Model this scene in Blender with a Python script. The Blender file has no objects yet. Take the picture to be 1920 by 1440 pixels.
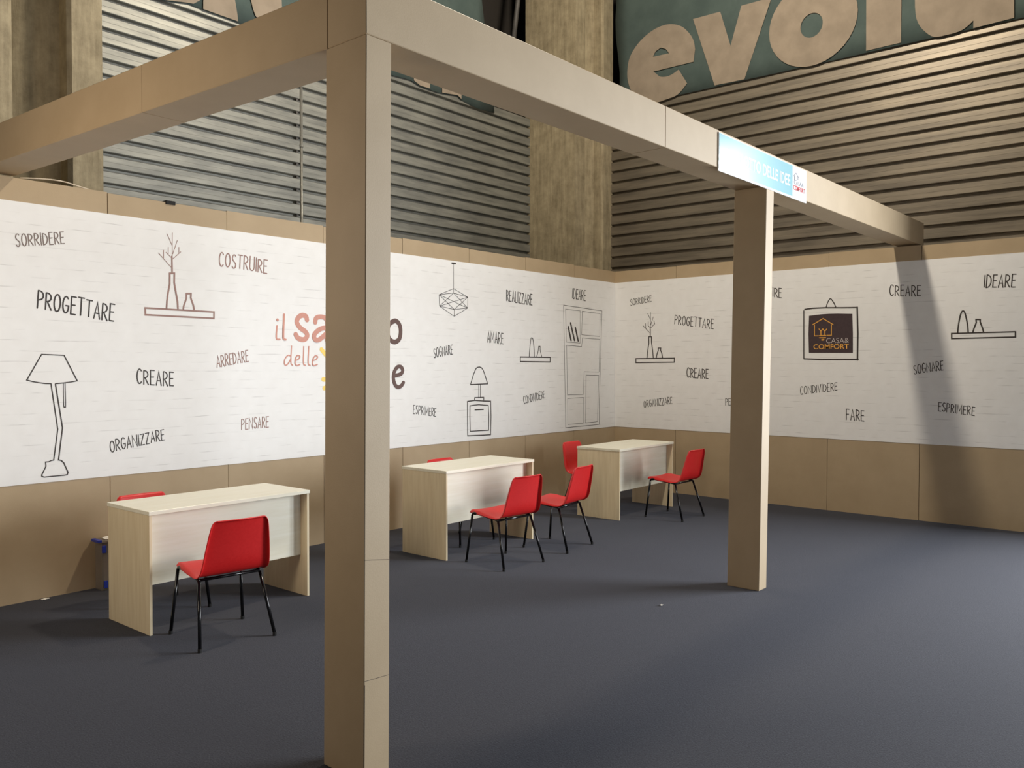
import bpy, bmesh, math, random
from mathutils import Vector, Matrix
random.seed(7)
SC = bpy.context.scene
COL = SC.collection

# ------------------------------------------------------------------ camera
cam = bpy.data.cameras.new('camera')
cam.sensor_width = 36.0
cam.lens = 1571.937 / 1920 * 36
cam.clip_end = 200
camo = bpy.data.objects.new('camera', cam)
COL.objects.link(camo)
_y, _p, _r = (math.radians(a) for a in (-49.577, -1.263, 0.059))
_f = Vector((-math.sin(_y) * math.cos(_p), math.cos(_y) * math.cos(_p), math.sin(_p)))
_x = Vector((math.cos(_y), math.sin(_y), 0))
_u = _x.cross(_f)
_x2 = _x * math.cos(_r) + _u * math.sin(_r)
_u2 = -_x * math.sin(_r) + _u * math.cos(_r)
M = Matrix((_x2, _u2, -_f)).transposed().to_4x4()
M.translation = Vector((-9.841, -6.498, 1.689))
camo.matrix_world = M
SC.camera = camo

# ------------------------------------------------------------------ light
SC.view_settings.view_transform = 'Standard'
SC.view_settings.look = 'None'
SC.view_settings.gamma = 1
SC.view_settings.use_curve_mapping = False
SC.view_settings.exposure = 0.0
w = bpy.data.worlds.new('hall_daylight')
SC.world = w
w.use_nodes = True
w.node_tree.nodes['Background'].inputs[0].default_value = (0.75, 0.8, 1.0, 1)
w.node_tree.nodes['Background'].inputs[1].default_value = 0.03


def area(name, loc, target, sx, sy, power, color):
    d = bpy.data.lights.new(name, 'AREA')
    d.shape = 'RECTANGLE'
    d.size, d.size_y = sx, sy
    d.energy = power
    d.color = color
    o = bpy.data.objects.new(name, d)
    COL.objects.link(o)
    o.location = loc
    o.rotation_euler = (Vector(target) - Vector(loc)).to_track_quat('-Z', 'Y').to_euler()
    return o


def bay(name, loc, power, color, radius=0.22):
    d = bpy.data.lights.new(name, 'POINT')
    d.energy = power
    d.color = color
    d.shadow_soft_size = radius
    o = bpy.data.objects.new(name, d)
    COL.objects.link(o)
    o.location = loc
    return o


DAY = (0.96, 1.0, 1.04)
WARM = (1.12, 1.0, 0.82)
area('loading_door_daylight', (1.0, -9.0, 2.4), (-5, -9.0, 2.2), 5.4, 4.6, 1640, DAY)
area('glazed_front_daylight', (-5.0, -16, 3.4), (-4.5, 0, 1.6), 7, 4, 220, DAY)
area('unseen_side_fill', (-10.0, -1.9, 2.3), (-6, -2.1, 2.2), 0.8, 1.8, 46, (1.16, 0.98, 0.78))  # unseen light added at left to brighten the side beam, near post and desk
bay('ceiling_lamp', (-3.75, -2.95, 7.6), 1020, WARM)

# ------------------------------------------------------------------ materials
def new_mat(name):
    m = bpy.data.materials.new(name)
    m.use_nodes = True
    nt = m.node_tree
    b = nt.nodes['Principled BSDF']
    return m, nt, b


def lin(r, g, b):
    f = lambda c: c / 12.92 if c <= 0.04045 else ((c + 0.055) / 1.055) ** 2.4
    return (f(r / 255), f(g / 255), f(b / 255), 1)


def node(nt, t, **kw):
    n = nt.nodes.new(t)
    for k, v in kw.items():
        if k in n.inputs:
            n.inputs[k].default_value = v
        else:
            setattr(n, k, v)
    return n


def mat(name, c1, c2=None, scale=8.0, stretch=(1, 1, 1), rough=0.6, metal=0.0, bump=0.0, bscale=None, detail=4, spec=0.5, lo=0.35, hi=0.65, coat=0.0):
    m, nt, b = new_mat(name)
    b.inputs['Roughness'].default_value = rough
    b.inputs['Metallic'].default_value = metal
    b.inputs['Specular IOR Level'].default_value = spec
    if coat:
        b.inputs['Coat Weight'].default_value = coat
        b.inputs['Coat Roughness'].default_value = 0.15
    tc = node(nt, 'ShaderNodeTexCoord')
    mp = node(nt, 'ShaderNodeMapping')
    mp.inputs['Scale'].default_value = stretch
    nt.links.new(tc.outputs['Object'], mp.inputs['Vector'])
    no = node(nt, 'ShaderNodeTexNoise', Scale=scale, Detail=detail, Roughness=0.6)
    nt.links.new(mp.outputs[0], no.inputs['Vector'])
    rp = node(nt, 'ShaderNodeValToRGB')
    rp.color_ramp.elements[0].position = lo
    rp.color_ramp.elements[1].position = hi
    rp.color_ramp.elements[0].color = lin(*c1)
    rp.color_ramp.elements[1].color = lin(*(c2 or c1))
    nt.links.new(no.outputs['Fac'], rp.inputs['Fac'])
    nt.links.new(rp.outputs['Color'], b.inputs['Base Color'])
    if bump:
        n2 = node(nt, 'ShaderNodeTexNoise', Scale=bscale or scale, Detail=3)
        nt.links.new(mp.outputs[0], n2.inputs['Vector'])
        bp = node(nt, 'ShaderNodeBump', Strength=bump, Distance=0.01)
        nt.links.new(n2.outputs['Fac'], bp.inputs['Height'])
        nt.links.new(bp.outputs[0], b.inputs['Normal'])
    return m


def carpet_mat():
    m, nt, b = new_mat('carpet_charcoal_blue')
    tc = node(nt, 'ShaderNodeTexCoord')
    n1 = node(nt, 'ShaderNodeTexNoise', Scale=120.0, Detail=3, Roughness=0.75)
    n2 = node(nt, 'ShaderNodeTexNoise', Scale=1.3, Detail=5, Roughness=0.6)
    nt.links.new(tc.outputs['Object'], n1.inputs['Vector'])
    nt.links.new(tc.outputs['Object'], n2.inputs['Vector'])
    r1 = node(nt, 'ShaderNodeValToRGB')
    r1.color_ramp.elements[0].position = 0.36
    r1.color_ramp.elements[1].position = 0.66
    r1.color_ramp.elements[0].color = lin(22, 21, 21)
    r1.color_ramp.elements[1].color = lin(47, 45, 45)
    nt.links.new(n1.outputs['Fac'], r1.inputs['Fac'])
    r2 = node(nt, 'ShaderNodeValToRGB')
    r2.color_ramp.elements[0].position = 0.3
    r2.color_ramp.elements[1].position = 0.7
    r2.color_ramp.elements[0].color = (0.86, 0.86, 0.88, 1)
    r2.color_ramp.elements[1].color = (1, 1, 1, 1)
    nt.links.new(n2.outputs['Fac'], r2.inputs['Fac'])
    mx = node(nt, 'ShaderNodeMixRGB', blend_type='MULTIPLY')
    mx.inputs[0].default_value = 1
    nt.links.new(r1.outputs[0], mx.inputs[1])
    nt.links.new(r2.outputs[0], mx.inputs[2])
    nt.links.new(mx.outputs[0], b.inputs['Base Color'])
    b.inputs['Roughness'].default_value = 0.95
    b.inputs['Specular IOR Level'].default_value = 0.15
    b.inputs['Sheen Weight'].default_value = 0.17
    b.inputs['Sheen Tint'].default_value = (0.76, 0.81, 1.0, 1)
    b.inputs['Sheen Roughness'].default_value = 0.5
    bp = node(nt, 'ShaderNodeBump', Strength=0.5, Distance=0.004)
    nt.links.new(n1.outputs['Fac'], bp.inputs['Height'])
    nt.links.new(bp.outputs[0], b.inputs['Normal'])
    return m


def mural_mat():
    """white vinyl printed with a faint whitewashed brick pattern: broken grey dashes along the courses"""
    m, nt, b = new_mat('whitewashed_brick_print')
    tc = node(nt, 'ShaderNodeTexCoord')
    sp = node(nt, 'ShaderNodeSeparateXYZ')
    nt.links.new(tc.outputs['Object'], sp.inputs[0])
    nz = node(nt, 'ShaderNodeTexNoise', Scale=2.2, Detail=3)
    nt.links.new(tc.outputs['Object'], nz.inputs['Vector'])
    ma = node(nt, 'ShaderNodeMath', operation='MULTIPLY')
    nt.links.new(nz.outputs['Fac'], ma.inputs[0])
    ma.inputs[1].default_value = 0.022
    ad = node(nt, 'ShaderNodeMath', operation='ADD')
    nt.links.new(sp.outputs['Z'], ad.inputs[0])
    nt.links.new(ma.outputs[0], ad.inputs[1])
    pp = node(nt, 'ShaderNodeMath', operation='PINGPONG')
    nt.links.new(ad.outputs[0], pp.inputs[0])
    pp.inputs[1].default_value = 0.0375
    lt = node(nt, 'ShaderNodeMapRange', interpolation_type='SMOOTHSTEP')
    nt.links.new(pp.outputs[0], lt.inputs['Value'])
    lt.inputs['From Min'].default_value = 0.001
    lt.inputs['From Max'].default_value = 0.0055
    lt.inputs['To Min'].default_value = 1
    lt.inputs['To Max'].default_value = 0
    mp = node(nt, 'ShaderNodeMapping')
    mp.inputs['Scale'].default_value = (3.2, 3.2, 26)
    nt.links.new(tc.outputs['Object'], mp.inputs['Vector'])
    n2 = node(nt, 'ShaderNodeTexNoise', Scale=1.6, Detail=2)
    nt.links.new(mp.outputs[0], n2.inputs['Vector'])
    r2 = node(nt, 'ShaderNodeMapRange')
    nt.links.new(n2.outputs['Fac'], r2.inputs['Value'])
    r2.inputs['From Min'].default_value = 0.5
    r2.inputs['From Max'].default_value = 0.66
    mm = node(nt, 'ShaderNodeMath', operation='MULTIPLY')
    nt.links.new(lt.outputs[0], mm.inputs[0])
    nt.links.new(r2.outputs[0], mm.inputs[1])
    m3 = node(nt, 'ShaderNodeMath', operation='MULTIPLY')
    nt.links.new(mm.outputs[0], m3.inputs[0])
    m3.inputs[1].default_value = 0.36
    n3 = node(nt, 'ShaderNodeTexNoise', Scale=9, Detail=5)
    nt.links.new(tc.outputs['Object'], n3.inputs['Vector'])
    r3 = node(nt, 'ShaderNodeValToRGB')
    r3.color_ramp.elements[0].color = lin(232, 231, 229)
    r3.color_ramp.elements[1].color = lin(243, 243, 242)
    nt.links.new(n3.outputs['Fac'], r3.inputs['Fac'])
    mx = node(nt, 'ShaderNodeMixRGB')
    nt.links.new(m3.outputs[0], mx.inputs[0])
    nt.links.new(r3.outputs[0], mx.inputs[1])
    mx.inputs[2].default_value = lin(150, 148, 146)
    nt.links.new(mx.outputs[0], b.inputs['Base Color'])
    b.inputs['Roughness'].default_value = 0.5
    return m


def concrete_mat():
    m, nt, b = new_mat('streaked_board_marked_concrete')
    tc = node(nt, 'ShaderNodeTexCoord')
    mp = node(nt, 'ShaderNodeMapping')
    mp.inputs['Scale'].default_value = (9, 9, 0.9)
    nt.links.new(tc.outputs['Object'], mp.inputs['Vector'])
    n1 = node(nt, 'ShaderNodeTexNoise', Scale=2.0, Detail=6, Roughness=0.65)
    nt.links.new(mp.outputs[0], n1.inputs['Vector'])
    n2 = node(nt, 'ShaderNodeTexNoise', Scale=6.0, Detail=8, Roughness=0.7)
    nt.links.new(tc.outputs['Object'], n2.inputs['Vector'])
    mx = node(nt, 'ShaderNodeMixRGB')
    mx.inputs[0].default_value = 0.52
    nt.links.new(n1.outputs['Fac'], mx.inputs[1])
    nt.links.new(n2.outputs['Fac'], mx.inputs[2])
    rp = node(nt, 'ShaderNodeValToRGB')
    rp.color_ramp.elements[0].position = 0.3
    rp.color_ramp.elements[1].position = 0.68
    rp.color_ramp.elements[0].color = lin(112, 100, 76)
    rp.color_ramp.elements[1].color = lin(178, 164, 134)
    nt.links.new(mx.outputs[0], rp.inputs['Fac'])
    nt.links.new(rp.outputs[0], b.inputs['Base Color'])
    b.inputs['Roughness'].default_value = 0.85
    bp = node(nt, 'ShaderNodeBump', Strength=0.5, Distance=0.015)
    nt.links.new(mx.outputs[0], bp.inputs['Height'])
    nt.links.new(bp.outputs[0], b.inputs['Normal'])
    return m


PANEL = mat('taupe_painted_panel', (172, 151, 120), (178, 157, 126), 3.0, rough=0.62, bump=0.06, bscale=180)
FRAMEM = mat('taupe_painted_board', (172, 151, 120), (178, 157, 126), 3.0, rough=0.55, bump=0.05, bscale=200)
EDGE = mat('pale_chipped_edge', (214, 202, 182), (196, 180, 156), 20)
CARPET = carpet_mat()
MURAL = mural_mat()
CONC = concrete_mat()
STEEL = mat('weathered_galvanised_steel', (124, 124, 118), (152, 151, 142), 2.0, (1, 1, 6), rough=0.5, metal=0.4, bump=0.05, bscale=30)
STEELR = mat('dusty_bronze_steel_cladding', (112, 104, 92), (140, 130, 114), 2.0, (1, 0.5, 6), rough=0.45, metal=0.45, bump=0.05, bscale=30)
INK = mat('dark_printed_ink', (52, 45, 42), (60, 52, 48), 30, rough=0.6)
INKG = mat('grey_brown_glare_ink', (120, 106, 100), (128, 112, 106), 30, rough=0.6)  # dark ink made paler: glare painted into a left-wall word
INKB = mat('brown_glare_ink', (150, 118, 110), (158, 126, 117), 30, rough=0.6)  # dark ink browned: glare painted into left-wall words and the vase drawing
INKO = mat('terracotta_glare_ink', (206, 146, 130), (212, 152, 136), 30, rough=0.6)  # title ink lightened to terracotta, with the strongest glare put into its colour
INKN = mat('umber_printed_ink', (92, 66, 60), (99, 72, 65), 30, rough=0.6)
INKY = mat('yellow_printed_ink', (250, 216, 110), (252, 221, 118), 30, rough=0.6)
PICB = mat('aubergine_printed_ink', (58, 42, 46), (64, 47, 50), 30, rough=0.6)
GOLD = mat('amber_printed_ink', (222, 160, 66), (230, 168, 72), 30, rough=0.6)
SILVER = mat('pale_grey_printed_ink', (196, 186, 182), (204, 194, 190), 30, rough=0.6)
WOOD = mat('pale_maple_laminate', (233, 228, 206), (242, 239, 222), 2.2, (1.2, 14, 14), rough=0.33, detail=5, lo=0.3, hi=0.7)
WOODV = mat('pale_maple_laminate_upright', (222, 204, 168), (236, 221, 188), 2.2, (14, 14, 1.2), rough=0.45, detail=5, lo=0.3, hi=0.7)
REDP = mat('red_moulded_plastic', (208, 30, 31), (214, 36, 36), 60, rough=0.42, bump=0.08, bscale=400)
BLACKT = mat('black_enamelled_tube', (16, 16, 18), (22, 22, 25), 40, rough=0.18)
RUBBER = mat('black_rubber_foot', (18, 18, 18), (26, 26, 26), 40, rough=0.8)
CREAM = mat('sun_faded_cream_cloth', (138, 125, 109), (152, 138, 121), 4, rough=0.9)
TEAL = mat('faded_teal_banner_cloth', (66, 80, 77), (76, 90, 86), 3, rough=0.9, bump=0.3, bscale=5)
TEALS = mat('teal_gloss_sign_print', (136, 186, 196), (140, 190, 200), 3, rough=0.2)
WHITES = mat('white_gloss_sign_board', (238, 240, 240), (243, 245, 245), 3, rough=0.14)
REDS = mat('red_sign_print', (214, 80, 84), (218, 88, 90), 3, rough=0.2)
GREYS = mat('grey_sign_print', (150, 150, 160), (160, 160, 168), 3, rough=0.2)
BLUE = mat('blue_plastic_latch', (36, 52, 150), (44, 62, 165), 10, rough=0.35)
PIPE = mat('zinc_plated_conduit', (158, 156, 148), (176, 174, 165), 8, (1, 1, 4), rough=0.35, metal=0.6)
DARKM = mat('dark_steel_brace', (72, 70, 68), (90, 87, 84), 8, rough=0.6, metal=0.3)
VOID = mat('unlit_recess_shade', (44, 40, 36), (54, 49, 44), 1.5, rough=0.95)  # shade of the unlit void above the cladding, put into the wall colour
PAPER = mat('crumpled_white_paper', (226, 222, 212), (240, 236, 228), 20, rough=0.9)


def clear_mat():
    m, nt, b = new_mat('cloudy_clear_plastic')
    tc = node(nt, 'ShaderNodeTexCoord')
    no = node(nt, 'ShaderNodeTexNoise', Scale=7.0, Detail=4)
    nt.links.new(tc.outputs['Object'], no.inputs['Vector'])
    rp = node(nt, 'ShaderNodeValToRGB')
    rp.color_ramp.elements[0].color = lin(186, 174, 158)
    rp.color_ramp.elements[1].color = lin(212, 204, 194)
    nt.links.new(no.outputs['Fac'], rp.inputs['Fac'])
    nt.links.new(rp.outputs[0], b.inputs['Base Color'])
    b.inputs['Transmission Weight'].default_value = 0.75
    b.inputs['Roughness'].default_value = 0.28
    b.inputs['IOR'].default_value = 1.3
    return m


CLEAR = clear_mat()

# ------------------------------------------------------------------ helpers
def obj(name, bm, m, parent=None, loc=None, smooth=False, bevel=0.0, seg=2):
    me = bpy.data.meshes.new(name)
    bmesh.ops.recalc_face_normals(bm, faces=bm.faces)
    bm.to_mesh(me)
    bm.free()
    for mm in (m if isinstance(m, (list, tuple)) else [m]):
        me.materials.append(mm)
    if smooth:
        for p in me.polygons:
            p.use_smooth = True
    o = bpy.data.objects.new(name, me)
    COL.objects.link(o)
    if parent is not None:
        o.parent = parent
    if loc:
        o.location = loc
    if bevel:
        md = o.modifiers.new('edge', 'BEVEL')
        md.width = bevel
        md.segments = seg
        md.limit_method = 'ANGLE'
    return o


def tag(o, label, cat=None, group=None, kind=None):
    o['label'] = label
    if cat:
        o['category'] = cat
    if group:
        o['group'] = group
    if kind:
        o['kind'] = kind
    return o


def empty(name, loc, rz=0.0):
    o = bpy.data.objects.new(name, None)
    COL.objects.link(o)
    o.location = loc
    o.rotation_euler = (0, 0, rz)
    o.empty_display_size = 0.2
    return o


def add_box(bm, lo, hi):
    vs = [bm.verts.new((x, y, z)) for z in (lo[2], hi[2]) for x, y in ((lo[0], lo[1]), (hi[0], lo[1]), (hi[0], hi[1]), (lo[0], hi[1]))]
    for f in ((3, 2, 1, 0), (4, 5, 6, 7), (0, 1, 5, 4), (1, 2, 6, 5), (2, 3, 7, 6), (3, 0, 4, 7)):
        bm.faces.new([vs[i] for i in f])
    return vs


def box(lo, hi):
    bm = bmesh.new()
    add_box(bm, lo, hi)
    return bm


def hexa(bottom, top):
    """prism between two quads given as four 3D points each"""
    bm = bmesh.new()
    a = [bm.verts.new(p) for p in bottom]
    b = [bm.verts.new(p) for p in top]
    n = len(a)
    bm.faces.new(a[::-1])
    bm.faces.new(b)
    for i in range(n):
        bm.faces.new((a[i], a[(i + 1) % n], b[(i + 1) % n], b[i]))
    return bm


def smooth_path(pts, closed=False, n=8):
    P = [Vector(p) for p in pts]
    N = len(P)
    out = []
    rng = range(N if closed else N - 1)
    for i in rng:
        p1, p2 = P[i], P[(i + 1) % N]
        p0 = P[(i - 1) % N] if (closed or i > 0) else p1 * 2 - p2
        p3 = P[(i + 2) % N] if (closed or i + 2 < N) else p2 * 2 - p1
        for k in range(n):
            t = k / n
            out.append(0.5 * ((2 * p1) + (p2 - p0) * t + (2 * p0 - 5 * p1 + 4 * p2 - p3) * t * t + (3 * p1 - p0 - 3 * p2 + p3) * t ** 3))
    if not closed:
        out.append(P[-1])
    return out


def tube(bm, pts, r, seg=10, caps=True):
    P = [Vector(p) for p in pts]
    rings = []
    up = None
    for i, p in enumerate(P):
        d = (P[min(i + 1, len(P) - 1)] - P[max(i - 1, 0)]).normalized()
        if up is None:
            up = d.orthogonal().normalized()
        up = (up - d * up.dot(d)).normalized()
        s = d.cross(up)
        rings.append([bm.verts.new(p + (up * math.cos(a) + s * math.sin(a)) * r) for a in (2 * math.pi * k / seg for k in range(seg))])
    for a, b in zip(rings, rings[1:]):
        for k in range(seg):
            bm.faces.new((a[k], a[(k + 1) % seg], b[(k + 1) % seg], b[k]))
    if caps:
        bm.faces.new(rings[0][::-1])
        bm.faces.new(rings[-1])


def ribbon(bm, pts, w, to3, closed=False, smooth=False, h=0.0012):
    """a flat inked stroke of width w with round ends, raised h from its board; to3(u, v, h) places it"""
    P = [Vector((a, b)) for a, b in pts]
    if smooth and len(P) > 2:
        P = smooth_path(P, closed)
    Q = [P[0]]
    for p in P[1:]:
        if (p - Q[-1]).length > 1e-4:
            Q.append(p)
    if closed and (Q[0] - Q[-1]).length < 1e-4:
        Q.pop()
    P = Q
    n = len(P)
    if n < 2:
        return
    Lp, Rp = [], []
    for i in range(n):
        if closed:
            d0 = (P[i] - P[i - 1]).normalized()
            d1 = (P[(i + 1) % n] - P[i]).normalized()
        else:
            d0 = (P[i] - P[i - 1]).normalized() if i else (P[1] - P[0]).normalized()
            d1 = (P[i + 1] - P[i]).normalized() if i < n - 1 else d0
        t = d0 + d1
        t = t.normalized() if t.length > 1e-3 else d1
        nn = Vector((-t.y, t.x))
        k = max(0.45, nn.dot(Vector((-d1.y, d1.x))))
        Lp.append(P[i] + nn * (w / 2 / k))
        Rp.append(P[i] - nn * (w / 2 / k))
    V = lambda p, hh: bm.verts.new(to3(p.x, p.y, hh))
    lt = [V(p, h + (0 if closed else .0009 * i / n)) for i, p in enumerate(Lp)]
    rt = [V(p, h + (0 if closed else .0009 * i / n)) for i, p in enumerate(Rp)]
    lb = [V(p, 0) for p in Lp]
    rb = [V(p, 0) for p in Rp]
    for i in range(n if closed else n - 1):
        j = (i + 1) % n
        bm.faces.new((lt[i], lt[j], rt[j], rt[i]))
        bm.faces.new((lt[i], lb[i], lb[j], lt[j]))
        bm.faces.new((rt[i], rt[j], rb[j], rb[i]))
    if not closed:
        for e, sgn in ((0, -1), (n - 1, 1)):
            d = (P[1] - P[0]) if e == 0 else (P[-1] - P[-2])
            d = d.normalized() * (sgn * w / 2)
            nn = (Lp[e] - P[e])
            arc = [P[e] + nn * math.cos(a) + d * math.sin(a) for a in (math.pi * k / 6 for k in range(1, 6))]
            top = [lt[e]] + [V(p, h + .0009 * e / n) for p in arc] + [rt[e]]
            bm.faces.new(top if sgn > 0 else top[::-1])


BACK3 = lambda u, v, h: (u, -0.004 - h, v)
RIGHT3 = lambda u, v, h: (-0.004 - h, -u, v)


def fill(outer, holes, to3, h0=0.0, h1=0.0012):
    """flat printed shape with holes, raised from its board"""
    bm = bmesh.new()
    edges = []
    loops = []
    for loop in [outer] + list(holes):
        vs = [bm.verts.new(to3(a, b, h1)) for a, b in loop]
        loops.append(vs)
        for i in range(len(vs)):
            edges.append(bm.edges.new((vs[i], vs[(i + 1) % len(vs)])))
    bmesh.ops.triangle_fill(bm, use_beauty=True, use_dissolve=False, edges=edges)
    for vs, loop in zip(loops, [outer] + list(holes)):
        bs = [bm.verts.new(to3(a, b, h0)) for a, b in loop]
        n = len(vs)
        for i in range(n):
            bm.faces.new((vs[i], bs[i], bs[(i + 1) % n], vs[(i + 1) % n]))
    return bm


def ell(c, rx, ry, n=40, rot=0.0, a0=0.0):
    out = []
    for k in range(n):
        a = a0 + 2 * math.pi * k / n
        x, y = rx * math.cos(a), ry * math.sin(a)
        out.append((c[0] + x * math.cos(rot) - y * math.sin(rot), c[1] + x * math.sin(rot) + y * math.cos(rot)))
    return out


# hand-lettered capitals: strokes in a unit-height box, (advance width, strokes)
def arc(cx, cy, rx, ry, a0, a1, n=10):
    return [(cx + rx * math.cos(math.radians(a0 + (a1 - a0) * k / n)), cy + ry * math.sin(math.radians(a0 + (a1 - a0) * k / n))) for k in range(n + 1)]


GL = {
    'A': (.40, [[(0, 0), (.2, 1), (.4, 0)], [(.06, .33), (.34, .33)]]),
    'C': (.36, [arc(.2, .5, .2, .5, 48, 312, 14)]),
    'D': (.38, [[(0, 0), (0, 1)], [(0, 1)] + arc(.04, .5, .34, .48, 80, -80, 12) + [(0, 0)]]),
    'E': (.30, [[(.3, 1), (0, 1), (0, 0), (.3, 0)], [(0, .52), (.25, .54)]]),
    'F': (.30, [[(.3, 1), (0, 1), (0, 0)], [(0, .52), (.25, .54)]]),
    'G': (.38, [arc(.2, .5, .2, .5, 50, 330, 14) + [(.38, .45), (.2, .45)]]),
    'I': (.02, [[(.01, 0), (.01, 1)]]),
    'L': (.28, [[(0, 1), (0, 0), (.28, 0)]]),
    'M': (.56, [[(0, 0), (.05, 1), (.28, .3), (.51, 1), (.56, 0)]]),
    'N': (.44, [[(0, 0), (0, 1), (.44, 0), (.44, 1)]]),
    'O': (.4, [arc(.2, .5, .2, .5, 90, 450, 20)]),
    'P': (.34, [[(0, 0), (0, 1)], [(0, 1)] + arc(.06, .74, .27, .26, 85, -85, 10) + [(0, .46)]]),
    'R': (.36, [[(0, 0), (0, 1)], [(0, 1)] + arc(.06, .74, .26, .26, 85, -85, 10) + [(0, .47)], [(.1, .47), (.36, 0)]]),
    'S': (.34, [arc(.18, .75, .15, .25, 40, 200, 8) + [(.1, .57), (.24, .43)] + arc(.17, .25, .16, .25, 30, -150, 9)]),
    'T': (.38, [[(0, 1), (.38, 1)], [(.19, 1), (.19, 0)]]),
    'U': (.4, [[(0, 1), (0, .3)] + arc(.2, .25, .2, .25, 180, 360, 10) + [(.4, 1)]]),
    'V': (.4, [[(0, 1), (.2, 0), (.4, 1)]]),
    'Z': (.36, [[(0, 1), (.36, 1), (0, 0), (.36, 0)]]),
}


def word(bm, s, bl, br, tl, to3, weight=.082, gap=.17):
    total = sum(GL[c][0] for c in s) + gap * (len(s) - 1)
    bl, br, tl = Vector(bl), Vector(br), Vector(tl)
    ex = (br - bl) / total
    ey = tl - bl
    hgt = ey.length
    x = 0.0
    rnd = random.Random(s)
    for c in s:
        adv, strokes = GL[c]
        k = 1 + rnd.uniform(-.05, .05)
        dy = rnd.uniform(-.03, .03)
        for st in strokes:
            ribbon(bm, [tuple(bl + ex * (x + a) + ey * (b * k + dy)) for a, b in st], weight * hgt, to3)
        x += adv + gap


def text_mesh(s, quad, to3, bold=0.0, h=0.0012, tight=1.0):
    """text in Blender's own built-in face, fitted to bottom-left, bottom-right, top-left; returns bmesh"""
    cu = bpy.data.curves.new('lettering', 'FONT')
    cu.body = s
    cu.offset = bold
    cu.space_character = tight
    cu.resolution_u = 4
    tmp = bpy.data.objects.new('lettering', cu)
    COL.objects.link(tmp)
    me = bpy.data.meshes.new_from_object(tmp.evaluated_get(bpy.context.evaluated_depsgraph_get()))
    bpy.data.objects.remove(tmp)
    bpy.data.curves.remove(cu)
    bm = bmesh.new()
    bm.from_mesh(me)
    bpy.data.meshes.remove(me)
    xs = [v.co.x for v in bm.verts]
    ys = [v.co.y for v in bm.verts]
    x0, x1, y0, y1 = min(xs), max(xs), min(ys), max(ys)
    bl, br, tl = (Vector(q) for q in quad)
    for v in bm.verts:
        p = bl + (br - bl) * ((v.co.x - x0) / (x1 - x0)) + (tl - bl) * ((v.co.y - y0) / (y1 - y0))
        v.co = Vector(to3(p.x, p.y, h))
    return bm

# printed words and drawings, in metres along and up each wall
WORDS_BACK = [
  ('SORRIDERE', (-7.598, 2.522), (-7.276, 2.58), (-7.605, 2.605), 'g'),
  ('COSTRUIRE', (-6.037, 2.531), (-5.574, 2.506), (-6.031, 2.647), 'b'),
  ('PROGETTARE', (-7.465, 2.099), (-6.925, 2.024), (-7.456, 2.223), 'k'),
  ('CREARE', (-6.747, 1.544), (-6.45, 1.52), (-6.746, 1.656), 'k'),
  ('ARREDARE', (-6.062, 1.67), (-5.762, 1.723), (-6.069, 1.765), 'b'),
  ('ORGANIZZARE', (-6.956, 1.023), (-6.528, 1.09), (-6.963, 1.109), 'k'),
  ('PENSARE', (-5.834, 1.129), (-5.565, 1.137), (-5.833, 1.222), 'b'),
  ('SOGNARE', (-3.514, 1.772), (-3.224, 1.817), (-3.52, 1.872), 'k'),
  ('ESPRIMERE', (-3.818, 1.184), (-3.486, 1.138), (-3.813, 1.271), 'k'),
  ('AMARE', (-2.656, 1.96), (-2.379, 1.941), (-2.656, 2.084), 'k'),
  ('REALIZZARE', (-2.32, 2.455), (-1.838, 2.429), (-2.32, 2.581), 'k'),
  ('IDEARE', (-1.007, 2.563), (-0.715, 2.547), (-0.999, 2.693), 'k'),
  ('CONDIVIDERE', (-1.993, 1.221), (-1.581, 1.283), (-2.008, 1.312), 'k'),
]
WORDS_RIGHT = [
  ('SORRIDERE', (0.258, 2.512), (0.588, 2.556), (0.254, 2.595), 'k'),
  ('PROGETTARE', (0.941, 2.24), (1.499, 2.16), (0.947, 2.357), 'k'),
  ('CREARE', (1.126, 1.537), (1.432, 1.523), (1.126, 1.659), 'k'),
  ('ORGANIZZARE', (0.478, 1.12), (0.911, 1.187), (0.473, 1.21), 'k'),
  ('PENSARE', (1.674, 1.188), (1.972, 1.211), (1.674, 1.272), 'k'),
  ('COSTRUIRE', (1.941, 2.583), (2.395, 2.513), (1.94, 2.695), 'k'),
  ('CREARE', (3.637, 2.469), (3.955, 2.45), (3.638, 2.585), 'k'),
  ('IDEARE', (4.567, 2.506), (4.848, 2.491), (4.575, 2.634), 'k'),
  ('CONDIVIDERE', (2.638, 1.346), (3.069, 1.407), (2.636, 1.436), 'k'),
  ('FARE', (3.177, 1.069), (3.374, 1.06), (3.176, 1.186), 'k'),
  ('SOGNARE', (3.898, 1.599), (4.192, 1.649), (3.89, 1.696), 'k'),
  ('ESPRIMERE', (4.147, 1.206), (4.494, 1.167), (4.151, 1.297), 'k'),
]
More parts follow.
